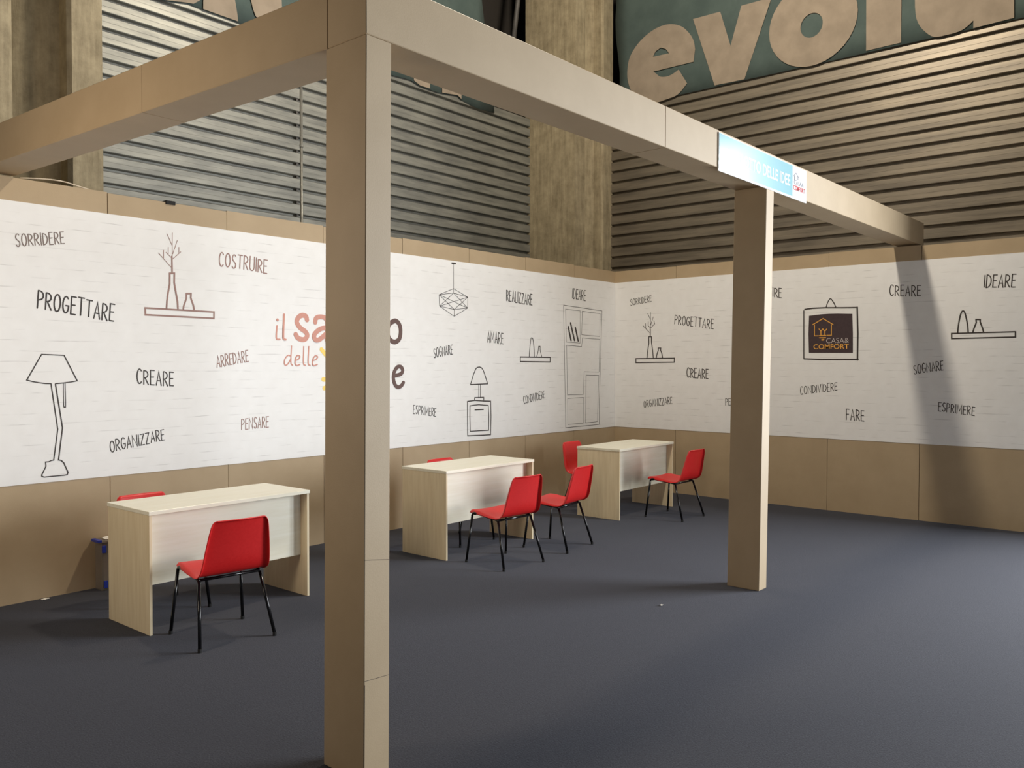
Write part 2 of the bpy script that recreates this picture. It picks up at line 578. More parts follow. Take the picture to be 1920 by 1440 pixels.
DRAW_BACK = [
  ('printed_floor_lamp', 'line drawing of a floor lamp', [
    (0.008, 0, 0, [(-7.379, 1.554), (-7.416, 1.555), (-7.459, 1.562), (-7.499, 1.57), (-7.54, 1.582), (-7.44, 1.766), (-7.287, 1.761), (-7.196, 1.572), (-7.24, 1.564), (-7.289, 1.558), (-7.349, 1.553)]),
    (0.008, 0, 0, [(-7.379, 1.554), (-7.336, 1.22), (-7.366, 0.997), (-7.384, 0.995), (-7.398, 0.987), (-7.421, 0.987), (-7.419, 0.956), (-7.448, 0.897), (-7.448, 0.887), (-7.433, 0.879), (-7.296, 0.879), (-7.274, 0.881), (-7.268, 0.898), (-7.297, 0.971), (-7.316, 0.991), (-7.333, 0.995), (-7.303, 1.229), (-7.349, 1.553)]),
    (0.005, 0, 1, [(-7.294, 1.557), (-7.293, 1.394), (-7.286, 1.383), (-7.28, 1.393), (-7.282, 1.558)]),
  ]),
  ('printed_vase_shelf', 'brown line drawing of two vases on a shelf', [
    (0.014, 1, 0, [(-6.677, 2.14), (-6.087, 2.137), (-6.088, 2.083), (-6.676, 2.086)]),
    (0.014, 0, 0, [(-6.502, 2.149), (-6.498, 2.203), (-6.489, 2.268), (-6.474, 2.344), (-6.473, 2.429), (-6.434, 2.433), (-6.436, 2.357), (-6.421, 2.272), (-6.409, 2.203), (-6.406, 2.149)]),
    (0.014, 0, 0, [(-6.36, 2.148), (-6.356, 2.173), (-6.333, 2.234), (-6.332, 2.275), (-6.292, 2.278), (-6.294, 2.242), (-6.272, 2.183), (-6.265, 2.145)]),
    (0.005, 0, 0, [(-6.458, 2.436), (-6.457, 2.57)]),
    (0.005, 0, 0, [(-6.448, 2.437), (-6.451, 2.582), (-6.449, 2.756)]),
    (0.005, 0, 0, [(-6.45, 2.654), (-6.493, 2.743)]),
    (0.005, 0, 0, [(-6.446, 2.588), (-6.407, 2.7)]),
    (0.005, 0, 0, [(-6.453, 2.541), (-6.378, 2.611)]),
    (0.005, 0, 0, [(-6.394, 2.604), (-6.394, 2.647)]),
    (0.005, 0, 0, [(-6.461, 2.559), (-6.503, 2.595)]),
    (0.005, 0, 0, [(-6.484, 2.581), (-6.483, 2.638)]),
    (0.005, 0, 0, [(-6.46, 2.479), (-6.565, 2.583)]),
    (0.005, 0, 0, [(-6.524, 2.545), (-6.523, 2.609)]),
  ]),
  ('printed_pendant_lamp', 'line drawing of a wire cage pendant lamp', [
    (0.018, 0, 0, [(-3.236, 2.812), (-3.183, 2.813)]),
    (0.004, 0, 0, [(-3.21, 2.81), (-3.21, 2.487)]),
    (0.005, 0, 0, [(-3.21, 2.535), (-3.436, 2.455)]),
    (0.005, 0, 0, [(-3.21, 2.535), (-2.983, 2.455)]),
    (0.005, 0, 0, [(-3.436, 2.455), (-3.429, 2.331)]),
    (0.005, 0, 0, [(-2.983, 2.455), (-2.987, 2.333)]),
    (0.005, 0, 0, [(-3.429, 2.331), (-3.203, 2.232)]),
    (0.005, 0, 0, [(-2.987, 2.333), (-3.203, 2.232)]),
    (0.005, 0, 0, [(-3.436, 2.455), (-3.21, 2.487)]),
    (0.005, 0, 0, [(-2.983, 2.455), (-3.21, 2.487)]),
    (0.005, 0, 0, [(-3.21, 2.487), (-3.429, 2.331)]),
    (0.005, 0, 0, [(-3.21, 2.487), (-2.987, 2.333)]),
    (0.005, 0, 0, [(-3.436, 2.455), (-3.203, 2.307)]),
    (0.005, 0, 0, [(-2.983, 2.455), (-3.203, 2.307)]),
    (0.005, 0, 0, [(-3.429, 2.331), (-3.203, 2.307)]),
    (0.005, 0, 0, [(-2.987, 2.333), (-3.203, 2.307)]),
    (0.005, 0, 0, [(-3.436, 2.455), (-2.987, 2.333)]),
    (0.005, 0, 0, [(-2.983, 2.455), (-3.429, 2.331)]),
    (0.005, 0, 0, [(-3.203, 2.307), (-3.203, 2.232)]),
  ]),
  ('printed_bedside_table', 'line drawing of a lamp on a bedside cabinet', [
    (0.012, 1, 0, [(-2.939, 1.474), (-2.915, 1.534), (-2.89, 1.587), (-2.856, 1.647), (-2.831, 1.666), (-2.796, 1.672), (-2.761, 1.666), (-2.731, 1.64), (-2.701, 1.586), (-2.652, 1.477)]),
    (0.007, 0, 0, [(-2.803, 1.471), (-2.803, 1.329)]),
    (0.007, 0, 0, [(-2.776, 1.471), (-2.776, 1.33)]),
    (0.012, 0, 0, [(-2.873, 1.294), (-2.871, 1.323), (-2.719, 1.323), (-2.719, 1.291)]),
    (0.013, 1, 0, [(-2.99, 1.284), (-2.873, 1.292), (-2.711, 1.28), (-2.599, 1.275), (-2.593, 1.096), (-2.6, 0.886), (-2.741, 0.888), (-2.986, 0.897)]),
    (0.011, 1, 0, [(-2.949, 1.233), (-2.881, 1.239), (-2.801, 1.241), (-2.64, 1.227), (-2.631, 1.098), (-2.634, 0.939), (-2.811, 0.943), (-2.944, 0.945), (-2.951, 1.112)]),
    (0.014, 0, 0, [(-2.866, 1.185), (-2.726, 1.184)]),
  ]),
  ('printed_arch_shelf', 'line drawing of an arch and a vase on a shelf', [
    (0.014, 1, 0, [(-2.062, 1.792), (-1.474, 1.792), (-1.477, 1.734), (-2.062, 1.737)]),
    (0.011, 0, 1, [(-1.893, 1.796), (-1.882, 1.907), (-1.863, 2.01), (-1.845, 2.029), (-1.823, 2.011), (-1.801, 1.909), (-1.793, 1.797)]),
    (0.01, 0, 0, [(-1.748, 1.797), (-1.722, 1.853), (-1.708, 1.927), (-1.68, 1.928), (-1.676, 1.876), (-1.648, 1.798)]),
  ]),
  ('printed_bookcase', 'line drawing of a tall bookcase holding three books', [
    (0.006, 1, 0, [(-1.197, 2.466), (-0.325, 2.436), (-0.383, 1.214), (-0.383, 0.888), (-1.145, 0.884)]),
    (0.005, 1, 0, [(-1.155, 2.418), (-0.829, 2.41), (-0.833, 1.986), (-1.135, 1.994)]),
    (0.028, 0, 0, [(-1.096, 2.19), (-1.035, 2.018)]),
    (0.028, 0, 0, [(-1.046, 2.24), (-0.959, 2.02)]),
    (0.028, 0, 0, [(-0.94, 2.184), (-0.877, 2.015)]),
    (0.005, 1, 0, [(-0.787, 2.409), (-0.37, 2.395), (-0.377, 2.086), (-0.798, 2.097)]),
    (0.005, 1, 0, [(-1.129, 1.952), (-0.798, 1.94), (-0.781, 2.057), (-0.376, 2.046), (-0.391, 1.601), (-0.737, 1.607), (-0.753, 1.306), (-1.11, 1.309)]),
    (0.005, 1, 0, [(-1.106, 1.263), (-0.746, 1.265), (-0.755, 0.924), (-1.101, 0.924)]),
    (0.005, 1, 0, [(-0.695, 1.563), (-0.396, 1.557), (-0.427, 0.928), (-0.706, 0.925)]),
  ]),
]
LOGO_BACK = [
  ('lettering il sa, glare painted in as terracotta', 'o', [
    (0.016, 0, 1, [(-5.472, 2.041), (-5.48, 1.958), (-5.474, 1.925), (-5.444, 1.922)]),
    (0.024, 0, 0, [(-5.467, 2.098), (-5.466, 2.095)]),
    (0.018, 0, 1, [(-5.399, 2.149), (-5.407, 1.96), (-5.4, 1.926), (-5.382, 1.922)]),
    (0.047, 0, 1, [(-5.149, 2.11), (-5.16, 2.141), (-5.201, 2.15), (-5.242, 2.129), (-5.261, 2.086), (-5.229, 2.038), (-5.17, 2.001), (-5.147, 1.967), (-5.17, 1.932), (-5.211, 1.927), (-5.252, 1.942), (-5.274, 1.972)]),
    (0.045, 0, 1, [(-5.057, 2.091), (-5.046, 2.13), (-5.0, 2.145), (-4.943, 2.135), (-4.919, 2.084), (-4.924, 1.926)]),
    (0.045, 0, 1, [(-4.929, 2.045), (-5.001, 2.03), (-5.067, 1.977), (-5.058, 1.931), (-5.011, 1.932), (-4.929, 1.989)]),
  ]),
  ('brown lettering lotto', 'n', [
    (0.045, 0, 0, [(-4.816, 2.208), (-4.822, 1.929)]),
    (0.045, 1, 1, [(-4.656, 2.135), (-4.722, 2.092), (-4.737, 2.019), (-4.717, 1.947), (-4.657, 1.921), (-4.595, 1.95), (-4.574, 2.024), (-4.594, 2.101)]),
    (0.045, 0, 1, [(-4.459, 2.193), (-4.47, 2.019), (-4.449, 1.938), (-4.396, 1.935)]),
    (0.03, 0, 0, [(-4.511, 2.121), (-4.395, 2.125)]),
    (0.045, 0, 1, [(-4.309, 2.2), (-4.32, 2.024), (-4.299, 1.933), (-4.244, 1.93)]),
    (0.03, 0, 0, [(-4.363, 2.127), (-4.244, 2.131)]),
    (0.05, 1, 1, [(-4.065, 2.145), (-4.144, 2.106), (-4.164, 2.033), (-4.145, 1.962), (-4.077, 1.928), (-4.011, 1.961), (-3.992, 2.039), (-4.009, 2.111)]),
  ]),
  ('thin lettering delle, glare painted in as terracotta', 'o', [
    (0.012, 0, 1, [(-5.32, 1.864), (-5.327, 1.719), (-5.31, 1.689)]),
    (0.011, 0, 1, [(-5.33, 1.773), (-5.356, 1.78), (-5.388, 1.749), (-5.397, 1.712), (-5.384, 1.689), (-5.357, 1.704), (-5.33, 1.742)]),
    (0.011, 0, 1, [(-5.281, 1.731), (-5.244, 1.747), (-5.23, 1.77), (-5.253, 1.781), (-5.276, 1.754), (-5.282, 1.708), (-5.263, 1.687), (-5.231, 1.697)]),
    (0.012, 0, 1, [(-5.187, 1.862), (-5.191, 1.712), (-5.171, 1.689)]),
    (0.012, 0, 1, [(-5.131, 1.863), (-5.138, 1.712), (-5.117, 1.689)]),
    (0.011, 0, 1, [(-5.092, 1.732), (-5.05, 1.744), (-5.032, 1.768), (-5.054, 1.779), (-5.08, 1.755), (-5.092, 1.709), (-5.076, 1.687), (-5.036, 1.697)]),
  ]),
  ('brown lettering idee', 'n', [
    (0.04, 0, 0, [(-4.768, 1.649), (-4.769, 1.481)]),
    (0.045, 0, 0, [(-4.768, 1.71), (-4.767, 1.707)]),
    (0.04, 0, 0, [(-4.549, 1.739), (-4.55, 1.473)]),
    (0.04, 1, 1, [(-4.627, 1.641), (-4.673, 1.609), (-4.678, 1.528), (-4.638, 1.478), (-4.576, 1.494), (-4.56, 1.559), (-4.576, 1.624)]),
    (0.04, 0, 1, [(-4.365, 1.582), (-4.267, 1.602), (-4.245, 1.64), (-4.278, 1.673), (-4.321, 1.669), (-4.359, 1.615), (-4.365, 1.548), (-4.344, 1.485), (-4.3, 1.468), (-4.262, 1.484), (-4.24, 1.513)]),
    (0.04, 0, 1, [(-4.084, 1.581), (-3.993, 1.6), (-3.964, 1.638), (-3.992, 1.675), (-4.042, 1.669), (-4.084, 1.613), (-4.09, 1.545), (-4.065, 1.485), (-4.022, 1.465), (-3.981, 1.482), (-3.955, 1.511)]),
  ]),
  ('yellow rays of the printed bulb', 'y', [
    (0.042, 0, 0, [(-4.987, 1.839), (-4.906, 1.757)]),
    (0.045, 0, 0, [(-4.967, 1.557), (-4.878, 1.551)]),
    (0.042, 0, 0, [(-4.957, 1.473), (-4.878, 1.499)]),
    (0.042, 0, 0, [(-4.817, 1.849), (-4.823, 1.769)]),
  ]),
]
DRAW_RIGHT = [
  ('printed_vase_shelf', 'line drawing of vases with a bare branch', [
    (0.014, 1, 0, [(0.346, 1.786), (0.941, 1.789), (0.938, 1.735), (0.346, 1.729)]),
    (0.013, 0, 0, [(0.522, 1.796), (0.53, 1.868), (0.55, 1.994), (0.549, 2.08), (0.589, 2.079), (0.591, 2.006), (0.609, 1.886), (0.62, 1.796)]),
    (0.013, 0, 0, [(0.666, 1.796), (0.678, 1.849), (0.696, 1.897), (0.693, 1.925), (0.734, 1.925), (0.732, 1.896), (0.753, 1.843), (0.762, 1.795)]),
    (0.012, 0, 0, [(0.571, 2.09), (0.571, 2.186)]),
    (0.006, 0, 0, [(0.575, 2.198), (0.574, 2.407)]),
    (0.006, 0, 0, [(0.572, 2.312), (0.53, 2.394)]),
    (0.006, 0, 0, [(0.576, 2.234), (0.617, 2.346)]),
    (0.007, 0, 0, [(0.573, 2.195), (0.638, 2.25), (0.627, 2.295)]),
    (0.007, 0, 0, [(0.566, 2.204), (0.538, 2.229), (0.54, 2.283)]),
    (0.007, 0, 0, [(0.559, 2.138), (0.458, 2.231)]),
    (0.006, 0, 0, [(0.5, 2.2), (0.498, 2.26)]),
  ]),
  ('printed_arch_shelf', 'line drawing of an arch beside a vase on a long shelf', [
    (0.014, 1, 0, [(4.267, 2.035), (4.857, 2.038), (4.858, 1.985), (4.268, 1.98)]),
    (0.014, 0, 1, [(4.325, 2.042), (4.332, 2.125), (4.347, 2.217), (4.359, 2.256), (4.373, 2.271), (4.389, 2.255), (4.403, 2.202), (4.418, 2.123), (4.425, 2.044)]),
    (0.014, 0, 0, [(4.469, 2.043), (4.479, 2.082), (4.5, 2.142), (4.497, 2.175), (4.536, 2.173), (4.536, 2.149), (4.557, 2.088), (4.567, 2.049)]),
  ]),
  ('printed_picture_frame', 'line drawing of a hanging picture frame', [
    (0.016, 0, 0, [(2.682, 2.358), (2.772, 2.368), (2.917, 2.368), (3.127, 2.359), (3.289, 2.354)]),
    (0.018, 0, 0, [(3.286, 2.357), (3.296, 2.057), (3.295, 1.757)]),
    (0.016, 0, 0, [(2.677, 1.773), (2.885, 1.763), (3.301, 1.763)]),
    (0.013, 0, 0, [(2.67, 2.344), (2.673, 2.008), (2.675, 1.778)]),
    (0.011, 0, 1, [(2.934, 2.375), (2.949, 2.422), (2.981, 2.469), (3.019, 2.424), (3.044, 2.374)]),
  ]),
]
PIC_FILL = [(2.733, 2.28), (2.817, 2.289), (2.88, 2.293), (2.967, 2.295), (3.066, 2.293), (3.233, 2.284), (3.241, 2.058), (3.243, 1.837), (2.735, 1.842), (2.728, 2.07)]
PIC_LOGO = [
  (0.01, [(2.777, 2.174), (2.899, 2.242), (3.017, 2.168)]),
  (0.0095, [(2.799, 2.17), (2.8, 2.043), (2.844, 2.042)]),
  (0.0095, [(2.997, 2.164), (2.998, 2.045), (2.948, 2.045)]),
  (0.01, [(2.853, 2.121), (2.875, 2.095), (2.876, 2.045)]),
  (0.01, [(2.875, 2.095), (2.897, 2.12), (2.921, 2.094), (2.944, 2.118)]),
  (0.01, [(2.921, 2.094), (2.921, 2.044)]),
  (0.011, [(2.857, 2.043), (2.935, 2.044)]),
  (0.011, [(2.858, 2.018), (2.931, 2.018)]),
  (0.018, [(2.889, 1.994), (2.908, 1.995)]),
]
PIC_CASA = [(2.939, 1.953), (3.196, 1.953), (2.939, 2.012)] 
PIC_COMFORT = [(2.79, 1.884), (3.198, 1.884), (2.789, 1.942)]
EVO_E = [(0.777, 5.927), (0.8, 6.099), (0.776, 6.219), (0.711, 6.335), (0.597, 6.457), (0.45, 6.531), (0.3, 6.555), (0.132, 6.533), (-0.04, 6.458), (-0.179, 6.351), (-0.271, 6.222), (-0.306, 6.065), (-0.301, 5.913), (-0.247, 5.75), (-0.141, 5.616), (-0.0, 5.52), (0.171, 5.481), (0.373, 5.496), (0.538, 5.527), (0.68, 5.649), (0.544, 5.873), (0.471, 5.839), (0.371, 5.817), (0.254, 5.836), (0.178, 5.897), (0.135, 5.936)]
EVO_EH = [(0.125, 6.149), (0.167, 6.215), (0.252, 6.249), (0.336, 6.211), (0.389, 6.137)]
EVO_V = [(0.766, 6.52), (1.178, 6.511), (1.332, 6.012), (1.484, 6.507), (1.906, 6.501), (1.535, 5.519), (1.101, 5.53)]
EVO_L = [(3.107, 5.518), (3.102, 6.285), (3.099, 6.726), (3.504, 6.698), (3.507, 6.025), (3.507, 5.519)]
EVO_U = [(3.65, 6.269), (3.657, 5.897), (3.676, 5.75), (3.737, 5.621), (3.857, 5.499), (3.999, 5.484), (4.138, 5.493), (4.219, 5.532), (4.272, 5.577), (4.273, 5.49), (4.673, 5.5), (4.665, 6.139), (4.328, 6.162), (4.282, 5.944), (4.196, 5.866), (4.122, 5.846), (4.058, 5.892), (4.035, 6.209)]
BAN_L_EDGE = [(-5.747, 5.238), (-5.525, 5.289), (-5.44, 5.285), (-4.963, 5.273), (-2.825, 5.284), (-2.521, 5.303), (-2.364, 5.269), (-2.189, 5.268), (-2.039, 5.267), (-1.672, 5.312), (-1.606, 5.281), (-1.272, 5.237), (-0.923, 5.258)]
BAN_L_LET = [[(-5.76, 5.557), (-5.763, 5.237), (-5.525, 5.289), (-5.463, 5.299), (-5.359, 5.386), (-5.357, 5.702)], [(-5.357, 5.702), (-5.36, 5.279), (-4.97, 5.277), (-4.975, 5.341), (-5.005, 5.497), (-5.015, 5.824)], [(-4.827, 5.891), (-4.817, 5.559), (-4.792, 5.466), (-4.76, 5.398), (-4.676, 5.351), (-4.422, 5.429), (-4.434, 5.627), (-4.446, 6.028)], [(-2.475, 7.2), (-2.475, 5.308), (-2.364, 5.269), (-2.194, 5.277), (-2.193, 7.2)], [(-1.97, 6.2), (-1.971, 5.277), (-1.679, 5.314), (-1.606, 5.281), (-1.606, 6.12), (-1.7, 6.24), (-1.85, 6.27)]]

# ------------------------------------------------------------------ the setting
tag(obj('floor', box((-22, -22, -0.05), (4, 4, 0)), CARPET), 'charcoal blue carpet floor of the whole stand', 'floor', kind='structure')


def panel_wall(axis, start, end, name, label):
    """3 m high partition of 1 m wide boards with hairline gaps, 6 cm thick"""
    bm = bmesh.new()
    a = start
    cuts = []
    k = 0
    while a > end + 1e-6:
        nx = max(end, -0.96 - k * 1.0) if a == start else max(end, a - 1.0)
        cuts.append((a, nx))
        a = nx
        k += 1
    for i, (p, q) in enumerate(cuts):
        g = 0.0022 + 0.0012 * (i % 3 == 1)
        top = 3.0 + (0.004 if i % 2 else -0.003)
        if axis == 'x':
            add_box(bm, (q + g, 0, 0), (p - (g if i else 0), 0.06, top))
        else:
            add_box(bm, (0, q + g, 0), (0.06, p - (g if i else 0), top))
    return tag(obj(name, bm, PANEL), label, 'wall', kind='structure')


panel_wall('x', 0.0, -7.9, 'wall_left', 'long taupe panelled partition wall behind the three desks')
panel_wall('y', 0.06, -5.6, 'wall_right', 'taupe panelled partition wall at right angles beyond the second post')


def ribs(bm, zs, a, b, base, axis, depth=0.055):
    """sheet cladding with trapezoid ribs; zs = heights of the dark undersides"""
    prof = [(0.0 if zs[0] < 1 else zs[0] - .02, 0.0)]
    for z, zn in zip(zs, zs[1:]):
        p = zn - z
        prof += [(z + 0.001, 0.0), (z + 0.030, 0.0), (z + 0.034, depth - .004), (z + 0.040, depth), (z + p * .58, depth), (z + p * .59, depth - .001), (z + p * .60, depth),
                 (z + p - 0.008, depth), (z + p - 0.003, depth + .003), (z + p, depth - .001)]
    prof.append((zs[-1], 0))
    A, B = [], []
    for z, d in prof:
        if axis == 'x':
            A.append(bm.verts.new((a, base - d, z)))
            B.append(bm.verts.new((b, base - d, z)))
        else:
            A.append(bm.verts.new((base - d, a, z)))
            B.append(bm.verts.new((base - d, b, z)))
    for i in range(len(prof) - 1):
        bm.faces.new((A[i], B[i], B[i + 1], A[i + 1]))
    if axis == 'x':
        add_box(bm, (min(a, b), base + 0.001, zs[0] if zs[0] > 1 else 0), (max(a, b), base + 0.05, prof[-1][0]))
    else:
        add_box(bm, (base + 0.001, min(a, b), zs[0] if zs[0] > 1 else 0), (base + 0.05, max(a, b), prof[-1][0]))


bm = bmesh.new()
ribs(bm, [0.058 + 0.1431 * k for k in range(38)], -22, 0.0, 1.5, 'x')
tag(obj('wall_rear_cladding', bm, STEEL), 'grey ribbed metal hall wall above the left partition', 'wall', kind='structure')
bm = bmesh.new()
ribs(bm, [0.09 + 0.1605 * k for k in range(35)], -6.2, 0.75, 0.86, 'y', 0.045)
ribs(bm, [0.09 + 0.1605 * k for k in range(35)], -22, -13.2, 0.86, 'y', 0.045)
tag(obj('wall_side_cladding', bm, STEELR), 'brownish ribbed metal hall wall above the right partition', 'wall', kind='structure')

tag(obj('wall_upper_rear', box((-22, 2.5, 4.6), (3.2, 2.55, 9.6)), VOID), 'upper hall backing wall behind the left banner, coloured dark as unlit void', 'wall', kind='structure')
tag(obj('wall_upper_side', box((2.5, -22, 4.6), (2.55, 2.5, 9.6)), VOID), 'upper hall backing wall behind the right banner, coloured dark as unlit void', 'wall', kind='structure')


def column(x0, x1, yf, name, label, turn=False):
    """precast H column: two flanges and a stepped recess in its front face"""
    f = 0.27
    pts = [(x0, yf), (x0 + f - .03, yf), (x0 + f, yf + .03), (x0 + f, yf + .16), (x0 + f + .05, yf + .2), (x0 + f + .05, yf + .34),
           (x1 - f, yf + .16), (x1 - f, yf + .03), (x1 - f + .03, yf), (x1, yf), (x1, yf + .92), (x0, yf + .92)]
    if turn:
        pts = [(b, -a) for a, b in pts]
    bm = hexa([(a, b, 0) for a, b in pts], [(a, b, 9.6) for a, b in pts])
    return tag(obj(name, bm, CONC), label, 'column', kind='structure')


column(-0.11, 0.845, 0.612, 'column_corner', 'stained concrete hall column rising behind the partition corner')
column(-7.66, -6.72, 0.612, 'column_left', 'recessed concrete hall column behind the left end of the partition')
column(5.2, 6.14, 0.13, 'column_right', 'concrete hall column at the edge of the loading door', True)

# ------------------------------------------------------------------ printed murals
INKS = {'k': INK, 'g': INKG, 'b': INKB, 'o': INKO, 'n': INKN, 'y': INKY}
ml = obj('wall_mural', box((-7.88, -0.004, 0.839), (-0.002, 0.0, 2.84)), MURAL)
tag(ml, 'long white brick-print mural on the left wall with floor lamp drawing', 'mural')
mr = obj('wall_mural', box((-0.004, -5.56, 0.839), (0.0, -0.006, 2.84)), MURAL)
tag(mr, 'white brick-print mural on the right wall with dark square picture', 'mural')
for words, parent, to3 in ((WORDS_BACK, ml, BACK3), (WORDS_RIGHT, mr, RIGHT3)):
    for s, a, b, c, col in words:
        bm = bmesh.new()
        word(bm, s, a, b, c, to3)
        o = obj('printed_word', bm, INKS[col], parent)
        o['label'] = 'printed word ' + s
for draws, parent, to3 in ((DRAW_BACK, ml, BACK3), (DRAW_RIGHT, mr, RIGHT3)):
    for name, lab, strokes in draws:
        bm = bmesh.new()
        for wd, cl, sm, pts in strokes:
            ribbon(bm, pts, wd, to3, bool(cl), bool(sm))
        o = obj(name, bm, INKB if 'brown' in lab else INK, parent)
        o['label'] = lab
for lab, col, strokes in LOGO_BACK:
    if col == 'y':
        for wd, cl, sm, pts in strokes:
            bm = bmesh.new()
            ribbon(bm, pts, wd, BACK3)
            obj('printed_ray', bm, INKY, ml)['label'] = 'yellow ray beside the printed title'
        continue
    bm = bmesh.new()
    for k, (wd, cl, sm, pts) in enumerate(strokes):
        ribbon(bm, pts, wd, BACK3, bool(cl), bool(sm), .0012 + .0011 * (k % 3))
    o = obj('printed_title', bm, INKS[col], ml)
    o['label'] = lab
R3b = lambda u, v, h: RIGHT3(u, v, h + 0.0015)
pf = obj('printed_picture', fill(PIC_FILL, [], RIGHT3), PICB, mr)
pf['label'] = 'dark aubergine printed square with house and bulb emblem'
bm = bmesh.new()
for wd, pts in PIC_LOGO:
    ribbon(bm, pts, wd, R3b)
obj('emblem', bm, GOLD, pf)['label'] = 'amber outline of a house with a light bulb'
obj('lettering', text_mesh('CASA&', PIC_CASA, R3b, -0.012), SILVER, pf)['label'] = 'thin pale lettering CASA&'
obj('lettering', text_mesh('COMFORT', PIC_COMFORT, R3b, 0.012), GOLD, pf)['label'] = 'bold amber lettering COMFORT'

# ------------------------------------------------------------------ portal frame
ZB, ZT = 3.023, 3.274
fr = empty('portal_frame', (-7.683, -3.877, 0))
tag(fr, 'boxed taupe portal frame with two posts spanning the stand front', 'frame')
OFF = Vector((-7.683, -3.877, 0))


def fpart(name, bottom, top, label=None):
    sub = lambda P: [tuple(Vector(p) - OFF) for p in P]
    o = obj(name, hexa(sub(bottom), sub(top)), FRAMEM, fr, bevel=0.003, seg=1)
    if label:
        o['label'] = label
    return o


def rect(x0, y0, x1, y1, z):
    return [(x0, y0, z), (x1, y0, z), (x1, y1, z), (x0, y1, z)]


fpart('post', rect(-7.683, -3.877, -7.549, -3.615, 0), rect(-7.635, -3.848, -7.501, -3.586, ZB - .001), 'near post at the frame corner')
fpart('post', rect(-3.889, -3.859, -3.757, -3.602, 0), rect(-3.865, -3.885, -3.733, -3.63, ZB - .001), 'second post under the sign')
# front beam runs over the corner; side beam butts against it with a visible joint
YA, YB = -3.848, -3.918
def seam(pts):
    bm = bmesh.new()
    for a, b in zip(pts, pts[1:]):
        a, b = Vector(a) - OFF, Vector(b) - OFF
        tube(bm, [a, b], .0008, 6)
    return obj('board_seam', bm, INK, fr)


seam([(-7.677, -3.8745, .415), (-7.547, -3.8745, .408)])
seam([(-7.669, -3.8695, .905), (-7.537, -3.8695, .885)])
seam([(-7.681, -3.878, .008), (-7.674, -3.8745, .40)])
fy = lambda x: YA + (YB - YA) * (x + 7.635) / 7.872
fx = lambda y: -7.636 - 0.200 * (y - (YA + .265)) / (0.06 - YA - .265)
for xa, xb, lab in ((-7.635, -5.312, 'front beam board from the corner post'), (-5.310, 0.237, 'front beam board carrying the sign')):
    fpart('beam', *[[(xa, fy(xa), z), (xb, fy(xb), z), (xb, fy(xb) + .246, z), (xa, fy(xa) + .25, z)] for z in (ZB, ZT)], lab)
for ya, yb2, lab in ((YA + .2515, -2.1215, 'side beam board at the corner post'), (-2.120, 0.06, 'side beam board resting on the left wall')):
    fpart('beam', *[[(fx(ya), ya, z), (fx(ya) + .246, ya, z), (fx(yb2) + .246, yb2, z), (fx(yb2), yb2, z)] for z in (ZB, ZT)], lab)

# sign board screwed to the front beam
sx0, sx1 = -4.632, -3.125
yb = lambda x: YA + (YB - YA) * (x + 7.635) / 7.872
SIGN3 = lambda u, v, h: (u, yb(u) - 0.0085 - h, v)
bm = hexa([(sx0, yb(sx0) - .0085, 3.0), (sx1, yb(sx1) - .0085, 3.0), (sx1, yb(sx1) - .0005, 3.0), (sx0, yb(sx0) - .0005, 3.0)],
          [(sx0, yb(sx0) - .0085, 3.258), (sx1, yb(sx1) - .0085, 3.258), (sx1, yb(sx1) - .0005, 3.258), (sx0, yb(sx0) - .0005, 3.258)])
sg = obj('fascia_sign', bm, WHITES)
tag(sg, 'glossy white and teal name sign on the front beam above second post', 'sign')
tf = obj('teal_field', fill([(sx0 + .004, 3.016), (-3.406, 3.016), (-3.406, 3.252), (sx0 + .004, 3.252)], [], SIGN3), TEALS, sg)
tf['label'] = 'glossy teal field'
S4 = lambda u, v, h: SIGN3(u, v, h + .0008)
obj('lettering', text_mesh('IL SALOTTO DELLE IDEE', ((-4.52, 3.085), (-3.455, 3.085), (-4.52, 3.172)), S4, 0.018), WHITES, sg)['label'] = 'white lettering IL SALOTTO DELLE IDEE'
obj('lettering', text_mesh('CASA&', ((-3.375, 3.115), (-3.185, 3.115), (-3.375, 3.15)), S4, -0.008), GREYS, sg)['label'] = 'grey lettering CASA&'
obj('lettering', text_mesh('COMFORT', ((-3.385, 3.07), (-3.16, 3.07), (-3.385, 3.108)), S4, 0.01), REDS, sg)['label'] = 'red lettering COMFORT'
bm = bmesh.new()
for pts in ([(-3.38, 3.178), (-3.335, 3.205), (-3.29, 3.178)], [(-3.37, 3.178), (-3.37, 3.15), (-3.35, 3.15)], [(-3.30, 3.178), (-3.30, 3.16)], [(-3.345, 3.152), (-3.325, 3.152)]):
    ribbon(bm, pts, .005, S4)
obj('emblem', bm, GREYS, sg)['label'] = 'small grey house outline'

# ------------------------------------------------------------------ cloth banners high on the hall walls
def cloth(name, edge, top, x_of, label, axis, base, cuts):
    """hanging cloth: bottom edge follows edge=[(u, z)...], straight top, gentle waves in depth"""
    bm = bmesh.new()
    n = len(edge)
    rows = 9
    grid = []
    for i, (u, z) in enumerate(edge):
        col = []
        for k in range(rows + 1):
            t = k / rows
            zz = z + (top - z) * t
            uu = u + x_of(i, t)
            d = 0.01 * math.sin(uu * 3.1 + 2 * t) * (1 - t) + 0.006 * math.sin(uu * 7.3)
            col.append(bm.verts.new((uu, base - 0.012 + d * .5, zz) if axis == 'x' else (base - 0.012 + d * .5, -uu, zz)))
        grid.append(col)
    for i in range(n - 1):
        for k in range(rows):
            bm.faces.new((grid[i][k], grid[i + 1][k], grid[i + 1][k + 1], grid[i][k + 1]))
    o = obj(name, bm, TEAL, smooth=True)
    md = o.modifiers.new('hem', 'SOLIDIFY')
    md.thickness = 0.003
    return tag(o, label, 'banner')


